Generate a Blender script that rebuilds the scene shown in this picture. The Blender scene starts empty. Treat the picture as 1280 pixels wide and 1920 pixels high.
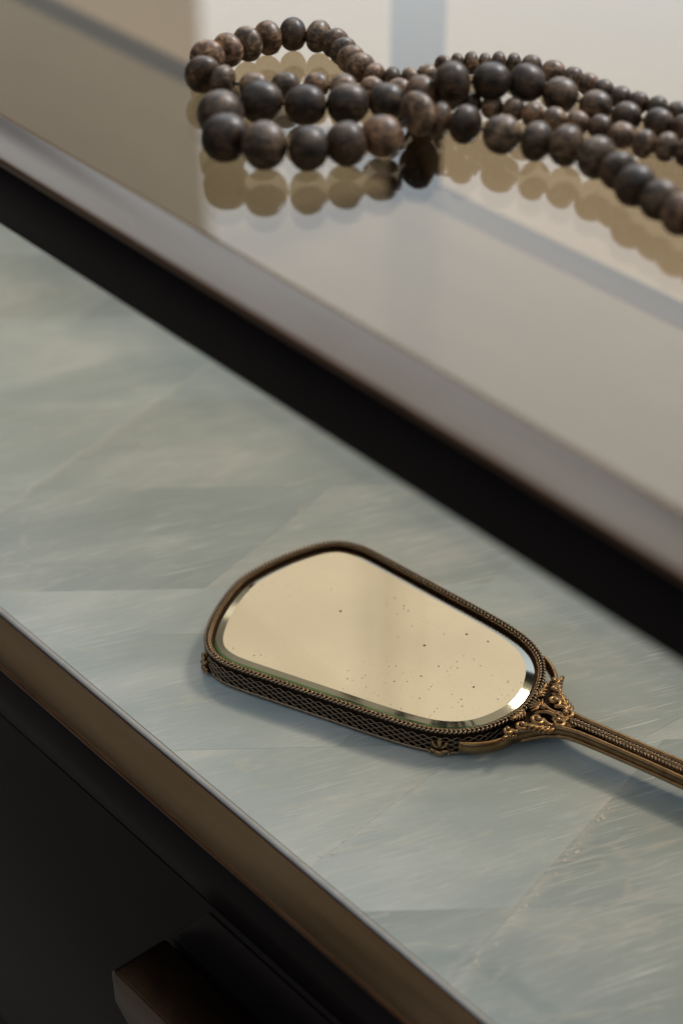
import bpy, bmesh, math, random
from mathutils import Vector, Matrix, noise
random.seed(7)
sc = bpy.context.scene
COL = sc.collection
rad = math.radians

# ---------------------------------------------------------------- camera
# metres; +X runs along the console towards the lower right, +Y to its back,
# Z = 0 is the top of the stone shelf.  The floor is at FLOOR.
FLOOR = -0.62
cam_d = bpy.data.cameras.new('camera')
cam = bpy.data.objects.new('camera', cam_d)
COL.objects.link(cam)
sc.camera = cam
PITCH, YAW = rad(35.0), rad(40.9)
fwd = Vector((-math.cos(YAW)*math.cos(PITCH), math.sin(YAW)*math.cos(PITCH), -math.sin(PITCH)))
cam.location = (0, 0, 0.536)
cam.rotation_euler = fwd.to_track_quat('-Z', 'Y').to_euler()
cam_d.sensor_fit = 'VERTICAL'
cam_d.sensor_height = 36.0
cam_d.sensor_width = 24.0
cam_d.lens = 69.99
cam_d.clip_start = 0.02
cam_d.clip_end = 100
cam_d.dof.use_dof = True
cam_d.dof.focus_distance = 0.805
cam_d.dof.aperture_fstop = 5.6
cam_d.dof.aperture_blades = 0

# ---------------------------------------------------------------- world: dim warm-grey room, brighter overhead
w = bpy.data.worlds.new('World'); sc.world = w
w.use_nodes = True
nt = w.node_tree; nt.nodes.clear()
wo = nt.nodes.new('ShaderNodeOutputWorld'); bg = nt.nodes.new('ShaderNodeBackground')
tc = nt.nodes.new('ShaderNodeTexCoord'); sp = nt.nodes.new('ShaderNodeSeparateXYZ')
cr = nt.nodes.new('ShaderNodeValToRGB')
mr = nt.nodes.new('ShaderNodeMapRange')
mr.inputs['From Min'].default_value = -1; mr.inputs['From Max'].default_value = 1
nt.links.new(tc.outputs['Generated'], sp.inputs[0])
nt.links.new(sp.outputs['Z'], mr.inputs['Value'])
nt.links.new(mr.outputs[0], cr.inputs[0])
cr.color_ramp.elements[0].position = 0.50; cr.color_ramp.elements[0].color = (0.045, 0.042, 0.040, 1)
cr.color_ramp.elements[1].position = 1.0; cr.color_ramp.elements[1].color = (0.80, 0.82, 0.84, 1)
e = cr.color_ramp.elements.new(0.72); e.color = (0.10, 0.10, 0.10, 1)
e = cr.color_ramp.elements.new(0.88); e.color = (0.50, 0.51, 0.52, 1)
# the side of the room towards the window is brighter near the horizon
my = nt.nodes.new('ShaderNodeMapRange'); my.interpolation_type = 'SMOOTHSTEP'
my.inputs['From Min'].default_value = -0.15; my.inputs['From Max'].default_value = 0.6
nt.links.new(sp.outputs['Y'], my.inputs['Value'])
c2 = nt.nodes.new('ShaderNodeValToRGB')
c2.color_ramp.elements[0].position = 0.45; c2.color_ramp.elements[0].color = (0.22, 0.21, 0.195, 1)
c2.color_ramp.elements[1].position = 1.0; c2.color_ramp.elements[1].color = (0.95, 0.98, 1.0, 1)
e = c2.color_ramp.elements.new(0.58); e.color = (0.36, 0.365, 0.36, 1)
nt.links.new(mr.outputs[0], c2.inputs[0])
mw = nt.nodes.new('ShaderNodeMix'); mw.data_type = 'RGBA'
nt.links.new(my.outputs[0], mw.inputs[0]); nt.links.new(cr.outputs[0], mw.inputs[6]); nt.links.new(c2.outputs[0], mw.inputs[7])
nt.links.new(mw.outputs[2], bg.inputs[0])
bg.inputs[1].default_value = 1.0
nt.links.new(bg.outputs[0], wo.inputs[0])

sc.view_settings.view_transform = 'Standard'
sc.view_settings.look = 'None'
sc.view_settings.exposure = 0.10
sc.view_settings.gamma = 1.0

# ---------------------------------------------------------------- window light behind the console, and an added key lamp
def area(name, loc, target, sx, sy, radiance, color):
    d = bpy.data.lights.new(name, 'AREA'); d.shape = 'RECTANGLE'
    d.size = sx; d.size_y = sy
    d.energy = radiance*math.pi*sx*sy
    d.color = color
    o = bpy.data.objects.new(name, d); COL.objects.link(o)
    o.location = loc
    o.rotation_euler = (Vector(target)-Vector(loc)).to_track_quat('-Z', 'Z').to_euler()
    return o
WIN_Y = 2.6
def window_or_key_pane(x0, x1, z0, z1, L, color=(0.91, 0.955, 1.0)):
    return area('window_or_key_light', ((x0+x1)/2, WIN_Y, (z0+z1)/2), ((x0+x1)/2, 0, (z0+z1)/2), x1-x0, z1-z0, L, color)
WX0, WX1 = -3.49, -1.62
window_or_key_pane(WX0, WX1, 1.08, 2.24, 1.95)                 # lower lights
window_or_key_pane(WX0-3.2, -2.94, 2.24, 7.0, 2.55)            # upper lights either side of a pale mullion
window_or_key_pane(-2.94, -2.79, 2.24, 7.0, 2.12)
window_or_key_pane(-2.79, WX1, 2.24, 7.0, 2.55)
window_or_key_pane(-1.0, -0.30, 1.95, 2.75, 66.0, (0.98, 0.98, 1.0))    # added strong key lamp, out of view, for directional light and shadow

# ---------------------------------------------------------------- helpers
def link(o, parent=None):
    COL.objects.link(o)
    if parent is not None: o.parent = parent
    return o
def obj(name, me, mat=None, parent=None):
    if isinstance(me, bmesh.types.BMesh):
        m = bpy.data.meshes.new(name); me.to_mesh(m); me.free(); me = m
    if mat is not None and not me.materials: me.materials.append(mat)
    return link(bpy.data.objects.new(name, me), parent)
def empty(name, loc, label, cat, rz=0.0, group=None):
    o = bpy.data.objects.new(name, None); COL.objects.link(o)
    o.location = loc; o.rotation_euler = (0, 0, rz); o.empty_display_size = 0.02
    o['label'] = label; o['category'] = cat
    if group: o['group'] = group
    return o
def smooth(o):
    for p in o.data.polygons: p.use_smooth = True
    return o
def box_bm(x0, x1, y0, y1, z0, z1, bev=0.0, seg=2):
    bm = bmesh.new()
    bmesh.ops.create_cube(bm, size=1)
    bmesh.ops.scale(bm, vec=(x1-x0, y1-y0, z1-z0), verts=bm.verts)
    bmesh.ops.translate(bm, vec=((x0+x1)/2, (y0+y1)/2, (z0+z1)/2), verts=bm.verts)
    if bev:
        bmesh.ops.bevel(bm, geom=bm.edges[:], offset=bev, segments=seg, affect='EDGES', profile=0.5)
        for f in bm.faces: f.smooth = True
    return bm
def box(name, x0, x1, y0, y1, z0, z1, mat, parent, bev=0.0, seg=2):
    return obj(name, box_bm(x0, x1, y0, y1, z0, z1, bev, seg), mat, parent)
def tube_into(bm, pts, radii, n=8, cap=True, squash=None):
    """round tube through pts (Vectors) with a radius per point; squash = (normal Vector, factor)"""
    rings = []; up = Vector((0, 0, 1))
    for i, p in enumerate(pts):
        t = (pts[min(i+1, len(pts)-1)] - pts[max(i-1, 0)]).normalized()
        a = up.cross(t)
        if a.length < 1e-5: a = Vector((1, 0, 0))
        a.normalize(); b = t.cross(a)
        r = radii[i] if isinstance(radii, list) else radii
        rx, ry = (r if isinstance(r, tuple) else (r, r))
        rings.append([bm.verts.new(p + a*math.cos(k*2*math.pi/n)*rx + b*math.sin(k*2*math.pi/n)*ry) for k in range(n)])
    for i in range(len(rings)-1):
        for k in range(n):
            f = bm.faces.new((rings[i][k], rings[i][(k+1) % n], rings[i+1][(k+1) % n], rings[i+1][k])); f.smooth = True
    if cap:
        bm.faces.new(list(reversed(rings[0]))); bm.faces.new(rings[-1])
_SPH = {}
def ellipsoid_into(bm, c, ax, ay, az, rx, ry, rz, u=10, v=6):
    if (u, v) not in _SPH:
        P = [(0, 0, -1)]+[(math.sin(math.pi*k/v)*math.cos(2*math.pi*j/u), math.sin(math.pi*k/v)*math.sin(2*math.pi*j/u), -math.cos(math.pi*k/v)) for k in range(1, v) for j in range(u)]+[(0, 0, 1)]
        F = [(0, 1+(j+1) % u, 1+j) for j in range(u)]
        F += [(1+(k-1)*u+j, 1+(k-1)*u+(j+1) % u, 1+k*u+(j+1) % u, 1+k*u+j) for k in range(1, v-1) for j in range(u)]
        L = 1+(v-2)*u
        F += [(L+j, L+(j+1) % u, len(P)-1) for j in range(u)]
        _SPH[(u, v)] = (P, F)
    P, F = _SPH[(u, v)]
    a, b, d = ax*rx, ay*ry, az*rz
    V = [bm.verts.new(c+a*x+b*y+d*z) for x, y, z in P]
    for q in F:
        f = bm.faces.new([V[i] for i in q]); f.smooth = True

# ---------------------------------------------------------------- materials
def mat_new(name):
    m = bpy.data.materials.new(name); m.use_nodes = True
    t = m.node_tree; b = t.nodes['Principled BSDF']
    return m, t, b
def N(t, kind, **kw):
    n = t.nodes.new(kind)
    for k, v in kw.items():
        if k in n.inputs: n.inputs[k].default_value = v
        else: setattr(n, k, v)
    return n
def ramp(t, fac, stops):
    r = t.nodes.new('ShaderNodeValToRGB')
    while len(r.color_ramp.elements) > 1: r.color_ramp.elements.remove(r.color_ramp.elements[-1])
    r.color_ramp.elements[0].position = stops[0][0]; r.color_ramp.elements[0].color = (*stops[0][1], 1)
    for p, c in stops[1:]:
        el = r.color_ramp.elements.new(p); el.color = (*c, 1)
    t.links.new(fac, r.inputs[0]); return r
def mapped(t, scale=(1, 1, 1), rot=(0, 0, 0), coord='Object'):
    c = t.nodes.new('ShaderNodeTexCoord'); mp = t.nodes.new('ShaderNodeMapping')
    mp.inputs['Scale'].default_value = scale; mp.inputs['Rotation'].default_value = rot
    t.links.new(c.outputs[coord], mp.inputs[0]); return mp.outputs[0]
def noise_n(t, vec, scale, detail=4, rough=0.55, dist=0.0):
    n = t.nodes.new('ShaderNodeTexNoise')
    n.inputs['Scale'].default_value = scale; n.inputs['Detail'].default_value = detail
    n.inputs['Roughness'].default_value = rough; n.inputs['Distortion'].default_value = dist
    if vec is not None: t.links.new(vec, n.inputs['Vector'])
    return n
def mixc(t, fac, a, b, blend='MIX'):
    m = t.nodes.new('ShaderNodeMix'); m.data_type = 'RGBA'; m.blend_type = blend
    for s, v in ((0, fac), (6, a), (7, b)):
        if isinstance(v, bpy.types.NodeSocket): t.links.new(v, m.inputs[s])
        elif isinstance(v, (int, float)): m.inputs[s].default_value = v
        else: m.inputs[s].default_value = (*v, 1)
    return m.outputs[2]
def math_n(t, op, a, b=None):
    m = t.nodes.new('ShaderNodeMath'); m.operation = op
    for i, v in enumerate((a, b)):
        if v is None: continue
        if isinstance(v, bpy.types.NodeSocket): t.links.new(v, m.inputs[i])
        else: m.inputs[i].default_value = v
    return m.outputs[0]
def bump(t, b, h, strength, dist):
    n = t.nodes.new('ShaderNodeBump'); n.inputs['Strength'].default_value = strength; n.inputs['Distance'].default_value = dist
    t.links.new(h, n.inputs['Height']); t.links.new(n.outputs[0], b.inputs['Normal'])

def make_bronze():
    m, t, b = mat_new('satin_bronze')
    b.inputs['Metallic'].default_value = 1.0
    v = mapped(t, (2.5, 60, 60))
    n = noise_n(t, v, 6, 6, 0.6)
    v2 = mapped(t, (5, 8, 8)); n2 = noise_n(t, v2, 3, 5, 0.6)
    c1 = ramp(t, n.outputs[0], [(0.3, (0.053, 0.045, 0.037)), (0.7, (0.063, 0.054, 0.046))])
    c2 = ramp(t, n2.outputs[0], [(0.35, (0.86, 0.80, 0.75)), (0.65, (1.0, 1.0, 1.0))])
    c = mixc(t, 1.0, c1.outputs[0], c2.outputs[0], 'MULTIPLY')
    # a little pale dust
    tcn = t.nodes.new('ShaderNodeTexCoord')
    vo = t.nodes.new('ShaderNodeTexVoronoi'); vo.inputs['Scale'].default_value = 260
    t.links.new(tcn.outputs['Object'], vo.inputs['Vector'])
    cs = t.nodes.new('ShaderNodeSeparateColor'); t.links.new(vo.outputs['Color'], cs.inputs[0])
    dm = noise_n(t, tcn.outputs['Object'], 18, 2)
    keep = math_n(t, 'GREATER_THAN', math_n(t, 'ADD', cs.outputs[0], math_n(t, 'MULTIPLY', dm.outputs[0], 0.25)), 1.075)
    dust = math_n(t, 'MULTIPLY', math_n(t, 'LESS_THAN', vo.outputs['Distance'], 0.05), keep)
    c = mixc(t, dust, c, (0.45, 0.42, 0.38))
    t.links.new(math_n(t, 'SUBTRACT', 1.0, dust), b.inputs['Metallic'])
    t.links.new(c, b.inputs['Base Color'])
    rr = ramp(t, n2.outputs[0], [(0.3, (0.21,)*3), (0.7, (0.28,)*3)])
    t.links.new(rr.outputs[0], b.inputs['Roughness'])
    bump(t, b, n.outputs[0], 0.05, 0.0004)
    return m
def make_bronze_edge():
    m, t, b = mat_new('worn_bronze_edge')
    b.inputs['Metallic'].default_value = 1.0
    n = noise_n(t, mapped(t, (14, 60, 60)), 5, 5)
    c = ramp(t, n.outputs[0], [(0.3, (0.060, 0.030, 0.016)), (0.7, (0.105, 0.058, 0.032))])
    t.links.new(c.outputs[0], b.inputs['Base Color']); b.inputs['Roughness'].default_value = 0.38
    return m
def make_lacquer():
    m, t, b = mat_new('black_lacquer')
    n = noise_n(t, mapped(t, (3, 3, 3)), 5, 4)
    c = ramp(t, n.outputs[0], [(0.3, (0.0048, 0.0040, 0.0050)), (0.7, (0.0072, 0.0062, 0.0072))])
    t.links.new(c.outputs[0], b.inputs['Base Color'])
    b.inputs['Roughness'].default_value = 0.34
    b.inputs['Specular IOR Level'].default_value = 0.03
    fine = noise_n(t, mapped(t, (1, 1, 1)), 900, 3)
    bump(t, b, fine.outputs[0], 0.05, 0.0002)
    return m
def make_glass_sheet():
    """bronze tinted glass as a slab: transparent body colour under a Schlick reflection, both faces"""
    m = bpy.data.materials.new('bronze_tinted_glass'); m.use_nodes = True
    t = m.node_tree; t.nodes.clear()
    out = t.nodes.new('ShaderNodeOutputMaterial')
    tr = t.nodes.new('ShaderNodeBsdfTransparent'); tr.inputs[0].default_value = (0.60, 0.525, 0.42, 1)
    gl = t.nodes.new('ShaderNodeBsdfGlossy'); gl.inputs['Roughness'].default_value = 0.0
    gl.inputs['Color'].default_value = (0.93, 0.97, 1.0, 1)
    lw = t.nodes.new('ShaderNodeLayerWeight'); lw.inputs['Blend'].default_value = 0.5
    p = math_n(t, 'POWER', lw.outputs['Facing'], 5.0)
    f = math_n(t, 'ADD', math_n(t, 'MULTIPLY', p, 0.955), 0.045)
    mx = t.nodes.new('ShaderNodeMixShader')
    t.links.new(f, mx.inputs[0]); t.links.new(tr.outputs[0], mx.inputs[1]); t.links.new(gl.outputs[0], mx.inputs[2])
    t.links.new(mx.outputs[0], out.inputs[0])
    return m
def make_stone():
    m, t, b = mat_new('pale_jade_stone')
    oi = t.nodes.new('ShaderNodeObjectInfo')
    # every tile is cut from another part of the block: shift by the object's random number
    tcn = t.nodes.new('ShaderNodeTexCoord')
    sc3 = t.nodes.new('ShaderNodeVectorMath'); sc3.operation = 'SCALE'
    cmb = t.nodes.new('ShaderNodeCombineXYZ')
    t.links.new(oi.outputs['Random'], cmb.inputs[0]); t.links.new(oi.outputs['Random'], cmb.inputs[2])
    t.links.new(cmb.outputs[0], sc3.inputs[0]); sc3.inputs['Scale'].default_value = 3.0
    ad = t.nodes.new('ShaderNodeVectorMath'); ad.operation = 'ADD'
    t.links.new(tcn.outputs['Object'], ad.inputs[0]); t.links.new(sc3.outputs[0], ad.inputs[1])
    def mp(scale, rz):
        r = t.nodes.new('ShaderNodeMapping'); r.inputs['Rotation'].default_value = (0, 0, rz)
        t.links.new(ad.outputs[0], r.inputs[0])
        s = t.nodes.new('ShaderNodeMapping'); s.inputs['Scale'].default_value = scale
        t.links.new(r.outputs[0], s.inputs[0]); return s.outputs[0]
    ang = -rad(72)
    cloud = noise_n(t, mp((7, 16, 10), ang), 1.4, 6, 0.55, 0.5)
    fib = noise_n(t, mp((26, 330, 60), ang), 2.2, 10, 0.72, 0.2)
    fib2 = noise_n(t, mp((44, 420, 60), -rad(60)), 2.0, 10, 0.74, 0.2)
    base = ramp(t, cloud.outputs[0], [(0.30, (0.40, 0.52, 0.585)), (0.5, (0.475, 0.60, 0.675)), (0.70, (0.61, 0.72, 0.79))])
    tone = t.nodes.new('ShaderNodeMix'); tone.data_type = 'RGBA'; tone.blend_type = 'MULTIPLY'; tone.inputs[0].default_value = 1
    t.links.new(base.outputs[0], tone.inputs[6]); t.links.new(oi.outputs['Color'], tone.inputs[7])
    s1 = ramp(t, fib.outputs[0], [(0.52, (0,)*3), (0.68, (1,)*3)])
    s2 = ramp(t, fib2.outputs[0], [(0.57, (0,)*3), (0.72, (1,)*3)])
    big = ramp(t, cloud.outputs[0], [(0.44, (0.08,)*3), (0.60, (1,)*3)])
    cl2 = noise_n(t, mp((9, 12, 10), 0.3), 1.3, 3, 0.5, 0.6)
    big2 = ramp(t, cl2.outputs[0], [(0.46, (0.0,)*3), (0.62, (1,)*3)])
    f1 = math_n(t, 'MULTIPLY', s1.outputs[0], big.outputs[0])
    c = mixc(t, math_n(t, 'MULTIPLY', f1, 0.75), tone.outputs[2], (0.74, 0.87, 0.96))
    c = mixc(t, math_n(t, 'MULTIPLY', math_n(t, 'MULTIPLY', s2.outputs[0], big2.outputs[0]), 0.6), c, (0.74, 0.87, 0.96))
    # fine scratch-like fibres
    fib3 = noise_n(t, mp((16, 760, 60), -rad(70)), 2.0, 3, 0.6, 0.1)
    s3 = ramp(t, fib3.outputs[0], [(0.585, (0,)*3), (0.65, (1,)*3)])
    cl3 = noise_n(t, mp((14, 20, 10), 0.9), 1.5, 3, 0.5, 0.4)
    g3 = ramp(t, cl3.outputs[0], [(0.42, (0.1,)*3), (0.62, (1,)*3)])
    c = mixc(t, math_n(t, 'MULTIPLY', math_n(t, 'MULTIPLY', s3.outputs[0], g3.outputs[0]), 0.85), c, (0.80, 0.92, 1.0))
    # a few hair thin white veins
    vw = mp((5, 22, 20), -rad(66))
    vn = noise_n(t, vw, 1.1, 4, 0.55, 0.15)
    line = math_n(t, 'ABSOLUTE', math_n(t, 'SUBTRACT', vn.outputs[0], 0.5))
    lr = ramp(t, line, [(0.0, (1,)*3), (0.008, (0,)*3)])
    c = mixc(t, math_n(t, 'MULTIPLY', lr.outputs[0], 0.30), c, (0.78, 0.80, 0.77))
    # milky bands along two seams
    def band(px, py, a_, w_, y0, y1, c):
        nx, ny = -math.sin(a_), math.cos(a_)
        dt = t.nodes.new('ShaderNodeVectorMath'); dt.operation = 'DOT_PRODUCT'
        t.links.new(tcn.outputs['Object'], dt.inputs[0]); dt.inputs[1].default_value = (nx, ny, 0)
        wob = noise_n(t, tcn.outputs['Object'], 60, 6, 0.7)
        d = math_n(t, 'ADD', math_n(t, 'SUBTRACT', dt.outputs['Value'], px*nx+py*ny), math_n(t, 'MULTIPLY', math_n(t, 'SUBTRACT', wob.outputs[0], 0.5), 0.012))
        m1 = ramp(t, math_n(t, 'DIVIDE', math_n(t, 'ABSOLUTE', d), w_), [(0.0, (1,)*3), (0.25, (0.6,)*3), (1.0, (0,)*3)])
        sx = t.nodes.new('ShaderNodeSeparateXYZ'); t.links.new(tcn.outputs['Object'], sx.inputs[0])
        gate = math_n(t, 'MULTIPLY', math_n(t, 'GREATER_THAN', sx.outputs[1], y0), math_n(t, 'LESS_THAN', sx.outputs[1], y1))
        tex = ramp(t, fib.outputs[0], [(0.40, (0.15,)*3), (0.62, (1,)*3)])
        return mixc(t, math_n(t, 'MULTIPLY', math_n(t, 'MULTIPLY', math_n(t, 'MULTIPLY', m1.outputs[0], gate), tex.outputs[0]), 0.6), c, (0.82, 0.87, 0.90))
    c = band(-.345, .383, rad(104.5), 0.006, .33, .47, c)
    c = band(-.414, .36, rad(96), 0.0035, .33, .40, c)
    c = band(-.696, .424, rad(105), 0.003, .33, .60, c)
    # tiny bright crystals
    vo = t.nodes.new('ShaderNodeTexVoronoi'); vo.inputs['Scale'].default_value = 90
    t.links.new(tcn.outputs['Object'], vo.inputs['Vector'])
    vr = ramp(t, vo.outputs['Distance'], [(0.0, (1,)*3), (0.055, (0,)*3)])
    cs = t.nodes.new('ShaderNodeSeparateColor'); t.links.new(vo.outputs['Color'], cs.inputs[0])
    pick = math_n(t, 'GREATER_THAN', cs.outputs[0], 0.93)
    c = mixc(t, math_n(t, 'MULTIPLY', math_n(t, 'MULTIPLY', vr.outputs[0], pick), 0.8), c, (0.9, 0.92, 0.9))
    t.links.new(c, b.inputs['Base Color'])
    b.inputs['Roughness'].default_value = 0.5
    b.inputs['Specular IOR Level'].default_value = 0.2
    b.inputs['Coat Weight'].default_value = 0.5
    b.inputs['Coat Roughness'].default_value = 0.012
    b.inputs['Coat IOR'].default_value = 1.5
    return m
def make_crystal():
    m, t, b = mat_new('white_crystal_seam')
    n = noise_n(t, mapped(t, (1, 1, 1)), 260, 6, 0.7)
    c = ramp(t, n.outputs[0], [(0.35, (0.72, 0.78, 0.78)), (0.65, (0.90, 0.93, 0.93))])
    t.links.new(c.outputs[0], b.inputs['Base Color']); b.inputs['Roughness'].default_value = 0.25
    return m
def make_clear_edge():
    m, t, b = mat_new('polished_edge')
    n = noise_n(t, mapped(t, (20, 20, 20)), 6, 4)
    c = ramp(t, n.outputs[0], [(0.3, (0.44, 0.48, 0.51)), (0.7, (0.56, 0.60, 0.63))])
    t.links.new(c.outputs[0], b.inputs['Base Color'])
    b.inputs['Roughness'].default_value = 0.22; b.inputs['Coat Weight'].default_value = 0.5
    return m
def make_floor():
    m, t, b = mat_new('pale_floor')
    n = noise_n(t, mapped(t, (1.4, 1.4, 1)), 1.6, 4, 0.5, 0.4)
    c = ramp(t, n.outputs[0], [(0.35, (0.50, 0.44, 0.37)), (0.65, (0.66, 0.60, 0.52))])
    t.links.new(c.outputs[0], b.inputs['Base Color']); b.inputs['Roughness'].default_value = 0.55
    return m
def make_wood():
    m, t, b = mat_new('tumbled_dark_wood')
    oi = t.nodes.new('ShaderNodeObjectInfo')
    tcn = t.nodes.new('ShaderNodeTexCoord')
    ad = t.nodes.new('ShaderNodeVectorMath'); ad.operation = 'ADD'
    sc3 = t.nodes.new('ShaderNodeVectorMath'); sc3.operation = 'SCALE'; sc3.inputs['Scale'].default_value = 40
    cmb = t.nodes.new('ShaderNodeCombineXYZ')
    for i in range(3): t.links.new(oi.outputs['Random'], cmb.inputs[i])
    t.links.new(cmb.outputs[0], sc3.inputs[0])
    t.links.new(tcn.outputs['Object'], ad.inputs[0]); t.links.new(sc3.outputs[0], ad.inputs[1])
    mp = t.nodes.new('ShaderNodeMapping'); mp.inputs['Scale'].default_value = (0.7, 3.6, 3.6)
    t.links.new(ad.outputs[0], mp.inputs[0])
    n = noise_n(t, mp.outputs[0], 1.1, 8, 0.72, 1.1)
    blot = noise_n(t, ad.outputs[0], 1.2, 4, 0.6, 0.5)
    g = ramp(t, n.outputs[0], [(0.34, (0.018, 0.012, 0.009)), (0.46, (0.072, 0.046, 0.029)), (0.56, (0.165, 0.108, 0.066)), (0.70, (0.33, 0.23, 0.145))])
    bl = ramp(t, blot.outputs[0], [(0.40, (0.32, 0.30, 0.30)), (0.60, (1.3, 1.2, 1.1))])
    c = mixc(t, 1.0, g.outputs[0], bl.outputs[0], 'MULTIPLY')
    c = mixc(t, 1.0, c, oi.outputs['Color'], 'MULTIPLY')
    t.links.new(c, b.inputs['Base Color'])
    rr = ramp(t, n.outputs[0], [(0.35, (0.38,)*3), (0.7, (0.52,)*3)])
    t.links.new(rr.outputs[0], b.inputs['Roughness'])
    b.inputs['Specular IOR Level'].default_value = 0.36
    b.inputs['Coat Weight'].default_value = 0.10; b.inputs['Coat Roughness'].default_value = 0.25
    fine = noise_n(t, mp.outputs[0], 6, 6, 0.7)
    bump(t, b, fine.outputs[0], 0.35, 0.00012)
    return m
def metal(name, dark, mid, light, rough, scale=400, bumpd=0.00012, bs=0.3, point=True):
    m, t, b = mat_new(name)
    b.inputs['Metallic'].default_value = 1.0
    n = noise_n(t, mapped(t), scale, 5, 0.65)
    if point:
        g = t.nodes.new('ShaderNodeNewGeometry')
        pr_ = ramp(t, g.outputs['Pointiness'], [(0.42, (0,)*3), (0.58, (1,)*3)])
        fac = math_n(t, 'ADD', math_n(t, 'MULTIPLY', pr_.outputs[0], 0.65), math_n(t, 'MULTIPLY', n.outputs[0], 0.35))
    else: fac = n.outputs[0]
    c = ramp(t, fac, [(0.25, dark), (0.52, mid), (0.8, light)])
    t.links.new(c.outputs[0], b.inputs['Base Color'])
    b.inputs['Roughness'].default_value = rough
    bump(t, b, n.outputs[0], bs, bumpd)
    return m
def make_mirror():
    m = bpy.data.materials.new('aged_mirror'); m.use_nodes = True
    t = m.node_tree; b = t.nodes['Principled BSDF']
    b.inputs['Metallic'].default_value = 1.0
    b.inputs['Roughness'].default_value = 0.0
    tcn = t.nodes.new('ShaderNodeTexCoord')
    def specks(scale, size, keep, warp):
        wn = noise_n(t, tcn.outputs['Object'], warp, 3, 0.7)
        sb = t.nodes.new('ShaderNodeVectorMath'); sb.operation = 'SCALE'; sb.inputs['Scale'].default_value = 0.0011
        t.links.new(wn.outputs['Color'], sb.inputs[0])
        a2 = t.nodes.new('ShaderNodeVectorMath'); a2.operation = 'ADD'
        t.links.new(tcn.outputs['Object'], a2.inputs[0]); t.links.new(sb.outputs[0], a2.inputs[1])
        vo = t.nodes.new('ShaderNodeTexVoronoi'); vo.voronoi_dimensions = '2D'; vo.inputs['Scale'].default_value = scale
        t.links.new(a2.outputs[0], vo.inputs['Vector'])
        cs = t.nodes.new('ShaderNodeSeparateColor'); t.links.new(vo.outputs['Color'], cs.inputs[0])
        rad_ = math_n(t, 'MULTIPLY', math_n(t, 'SUBTRACT', cs.outputs[0], keep), size/(1-keep))
        return math_n(t, 'LESS_THAN', vo.outputs['Distance'], rad_)
    patch = noise_n(t, tcn.outputs['Object'], 45, 2, 0.5)
    pm = ramp(t, patch.outputs[0], [(0.50, (0,)*3), (0.62, (1,)*3)])
    s = math_n(t, 'MAXIMUM', specks(95, 0.055, 0.74, 900), math_n(t, 'MULTIPLY', specks(420, 0.14, 0.70, 1500), pm.outputs[0]))
    tint = noise_n(t, tcn.outputs['Object'], 22, 3, 0.5)
    tr = ramp(t, tint.outputs[0], [(0.35, (0.53, 0.53, 0.50)), (0.65, (0.585, 0.585, 0.55))])
    c = mixc(t, s, tr.outputs[0], (0.035, 0.024, 0.012))
    t.links.new(c, b.inputs['Base Color'])
    t.links.new(math_n(t, 'MULTIPLY', s, 0.5), b.inputs['Roughness'])
    return m
def make_bevel_mirror():
    m, t, b = mat_new('bevelled_mirror_edge')
    b.inputs['Metallic'].default_value = 1.0; b.inputs['Roughness'].default_value = 0.07
    n = noise_n(t, mapped(t), 30, 2)
    c = ramp(t, n.outputs[0], [(0.3, (0.74, 0.80, 0.75)), (0.7, (0.80, 0.85, 0.80))])
    t.links.new(c.outputs[0], b.inputs['Base Color'])
    return m

M_BRONZE = make_bronze(); M_EDGE = make_bronze_edge(); M_LACQ = make_lacquer(); M_GLASS = make_glass_sheet()
M_STONE = make_stone(); M_CRYST = make_crystal(); M_CLEAR = make_clear_edge(); M_FLOOR = make_floor(); M_WOOD = make_wood()
M_BRASS = metal('antique_brass', (0.028, 0.014, 0.007), (0.125, 0.072, 0.034), (0.44, 0.30, 0.165), 0.25, 300, 0.0001, 0.15)
M_BRDARK = metal('patinated_brass', (0.014, 0.009, 0.006), (0.065, 0.042, 0.026), (0.34, 0.27, 0.20), 0.25, 500, 0.0002, 0.3)
M_GROOVE = metal('blackened_brass', (0.012, 0.008, 0.006), (0.03, 0.02, 0.014), (0.07, 0.045, 0.028), 0.5, 500, 0.0002, 0.4, False)
M_DARKBZ = metal('dark_bronze', (0.020, 0.012, 0.008), (0.040, 0.024, 0.015), (0.065, 0.040, 0.026), 0.36, 40, 0.0001, 0.1, False)
M_MIRROR = make_mirror(); M_BEVEL = make_bevel_mirror()
M_GREEN = metal('green_glass_edge', (0.20, 0.44, 0.23), (0.30, 0.60, 0.33), (0.46, 0.76, 0.50), 0.09, 20, 0.0001, 0.0, False)
M_CORD = mat_new('dark_cord')[0]; M_CORD.node_tree.nodes['Principled BSDF'].inputs['Base Color'].default_value = (0.02, 0.015, 0.012, 1)
M_CORD.node_tree.nodes['Principled BSDF'].inputs['Roughness'].default_value = 0.8

# ---------------------------------------------------------------- floor
fl = obj('floor', box_bm(-14, 10, -8, 12, FLOOR-0.05, FLOOR), M_FLOOR); fl['kind'] = 'structure'

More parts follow.
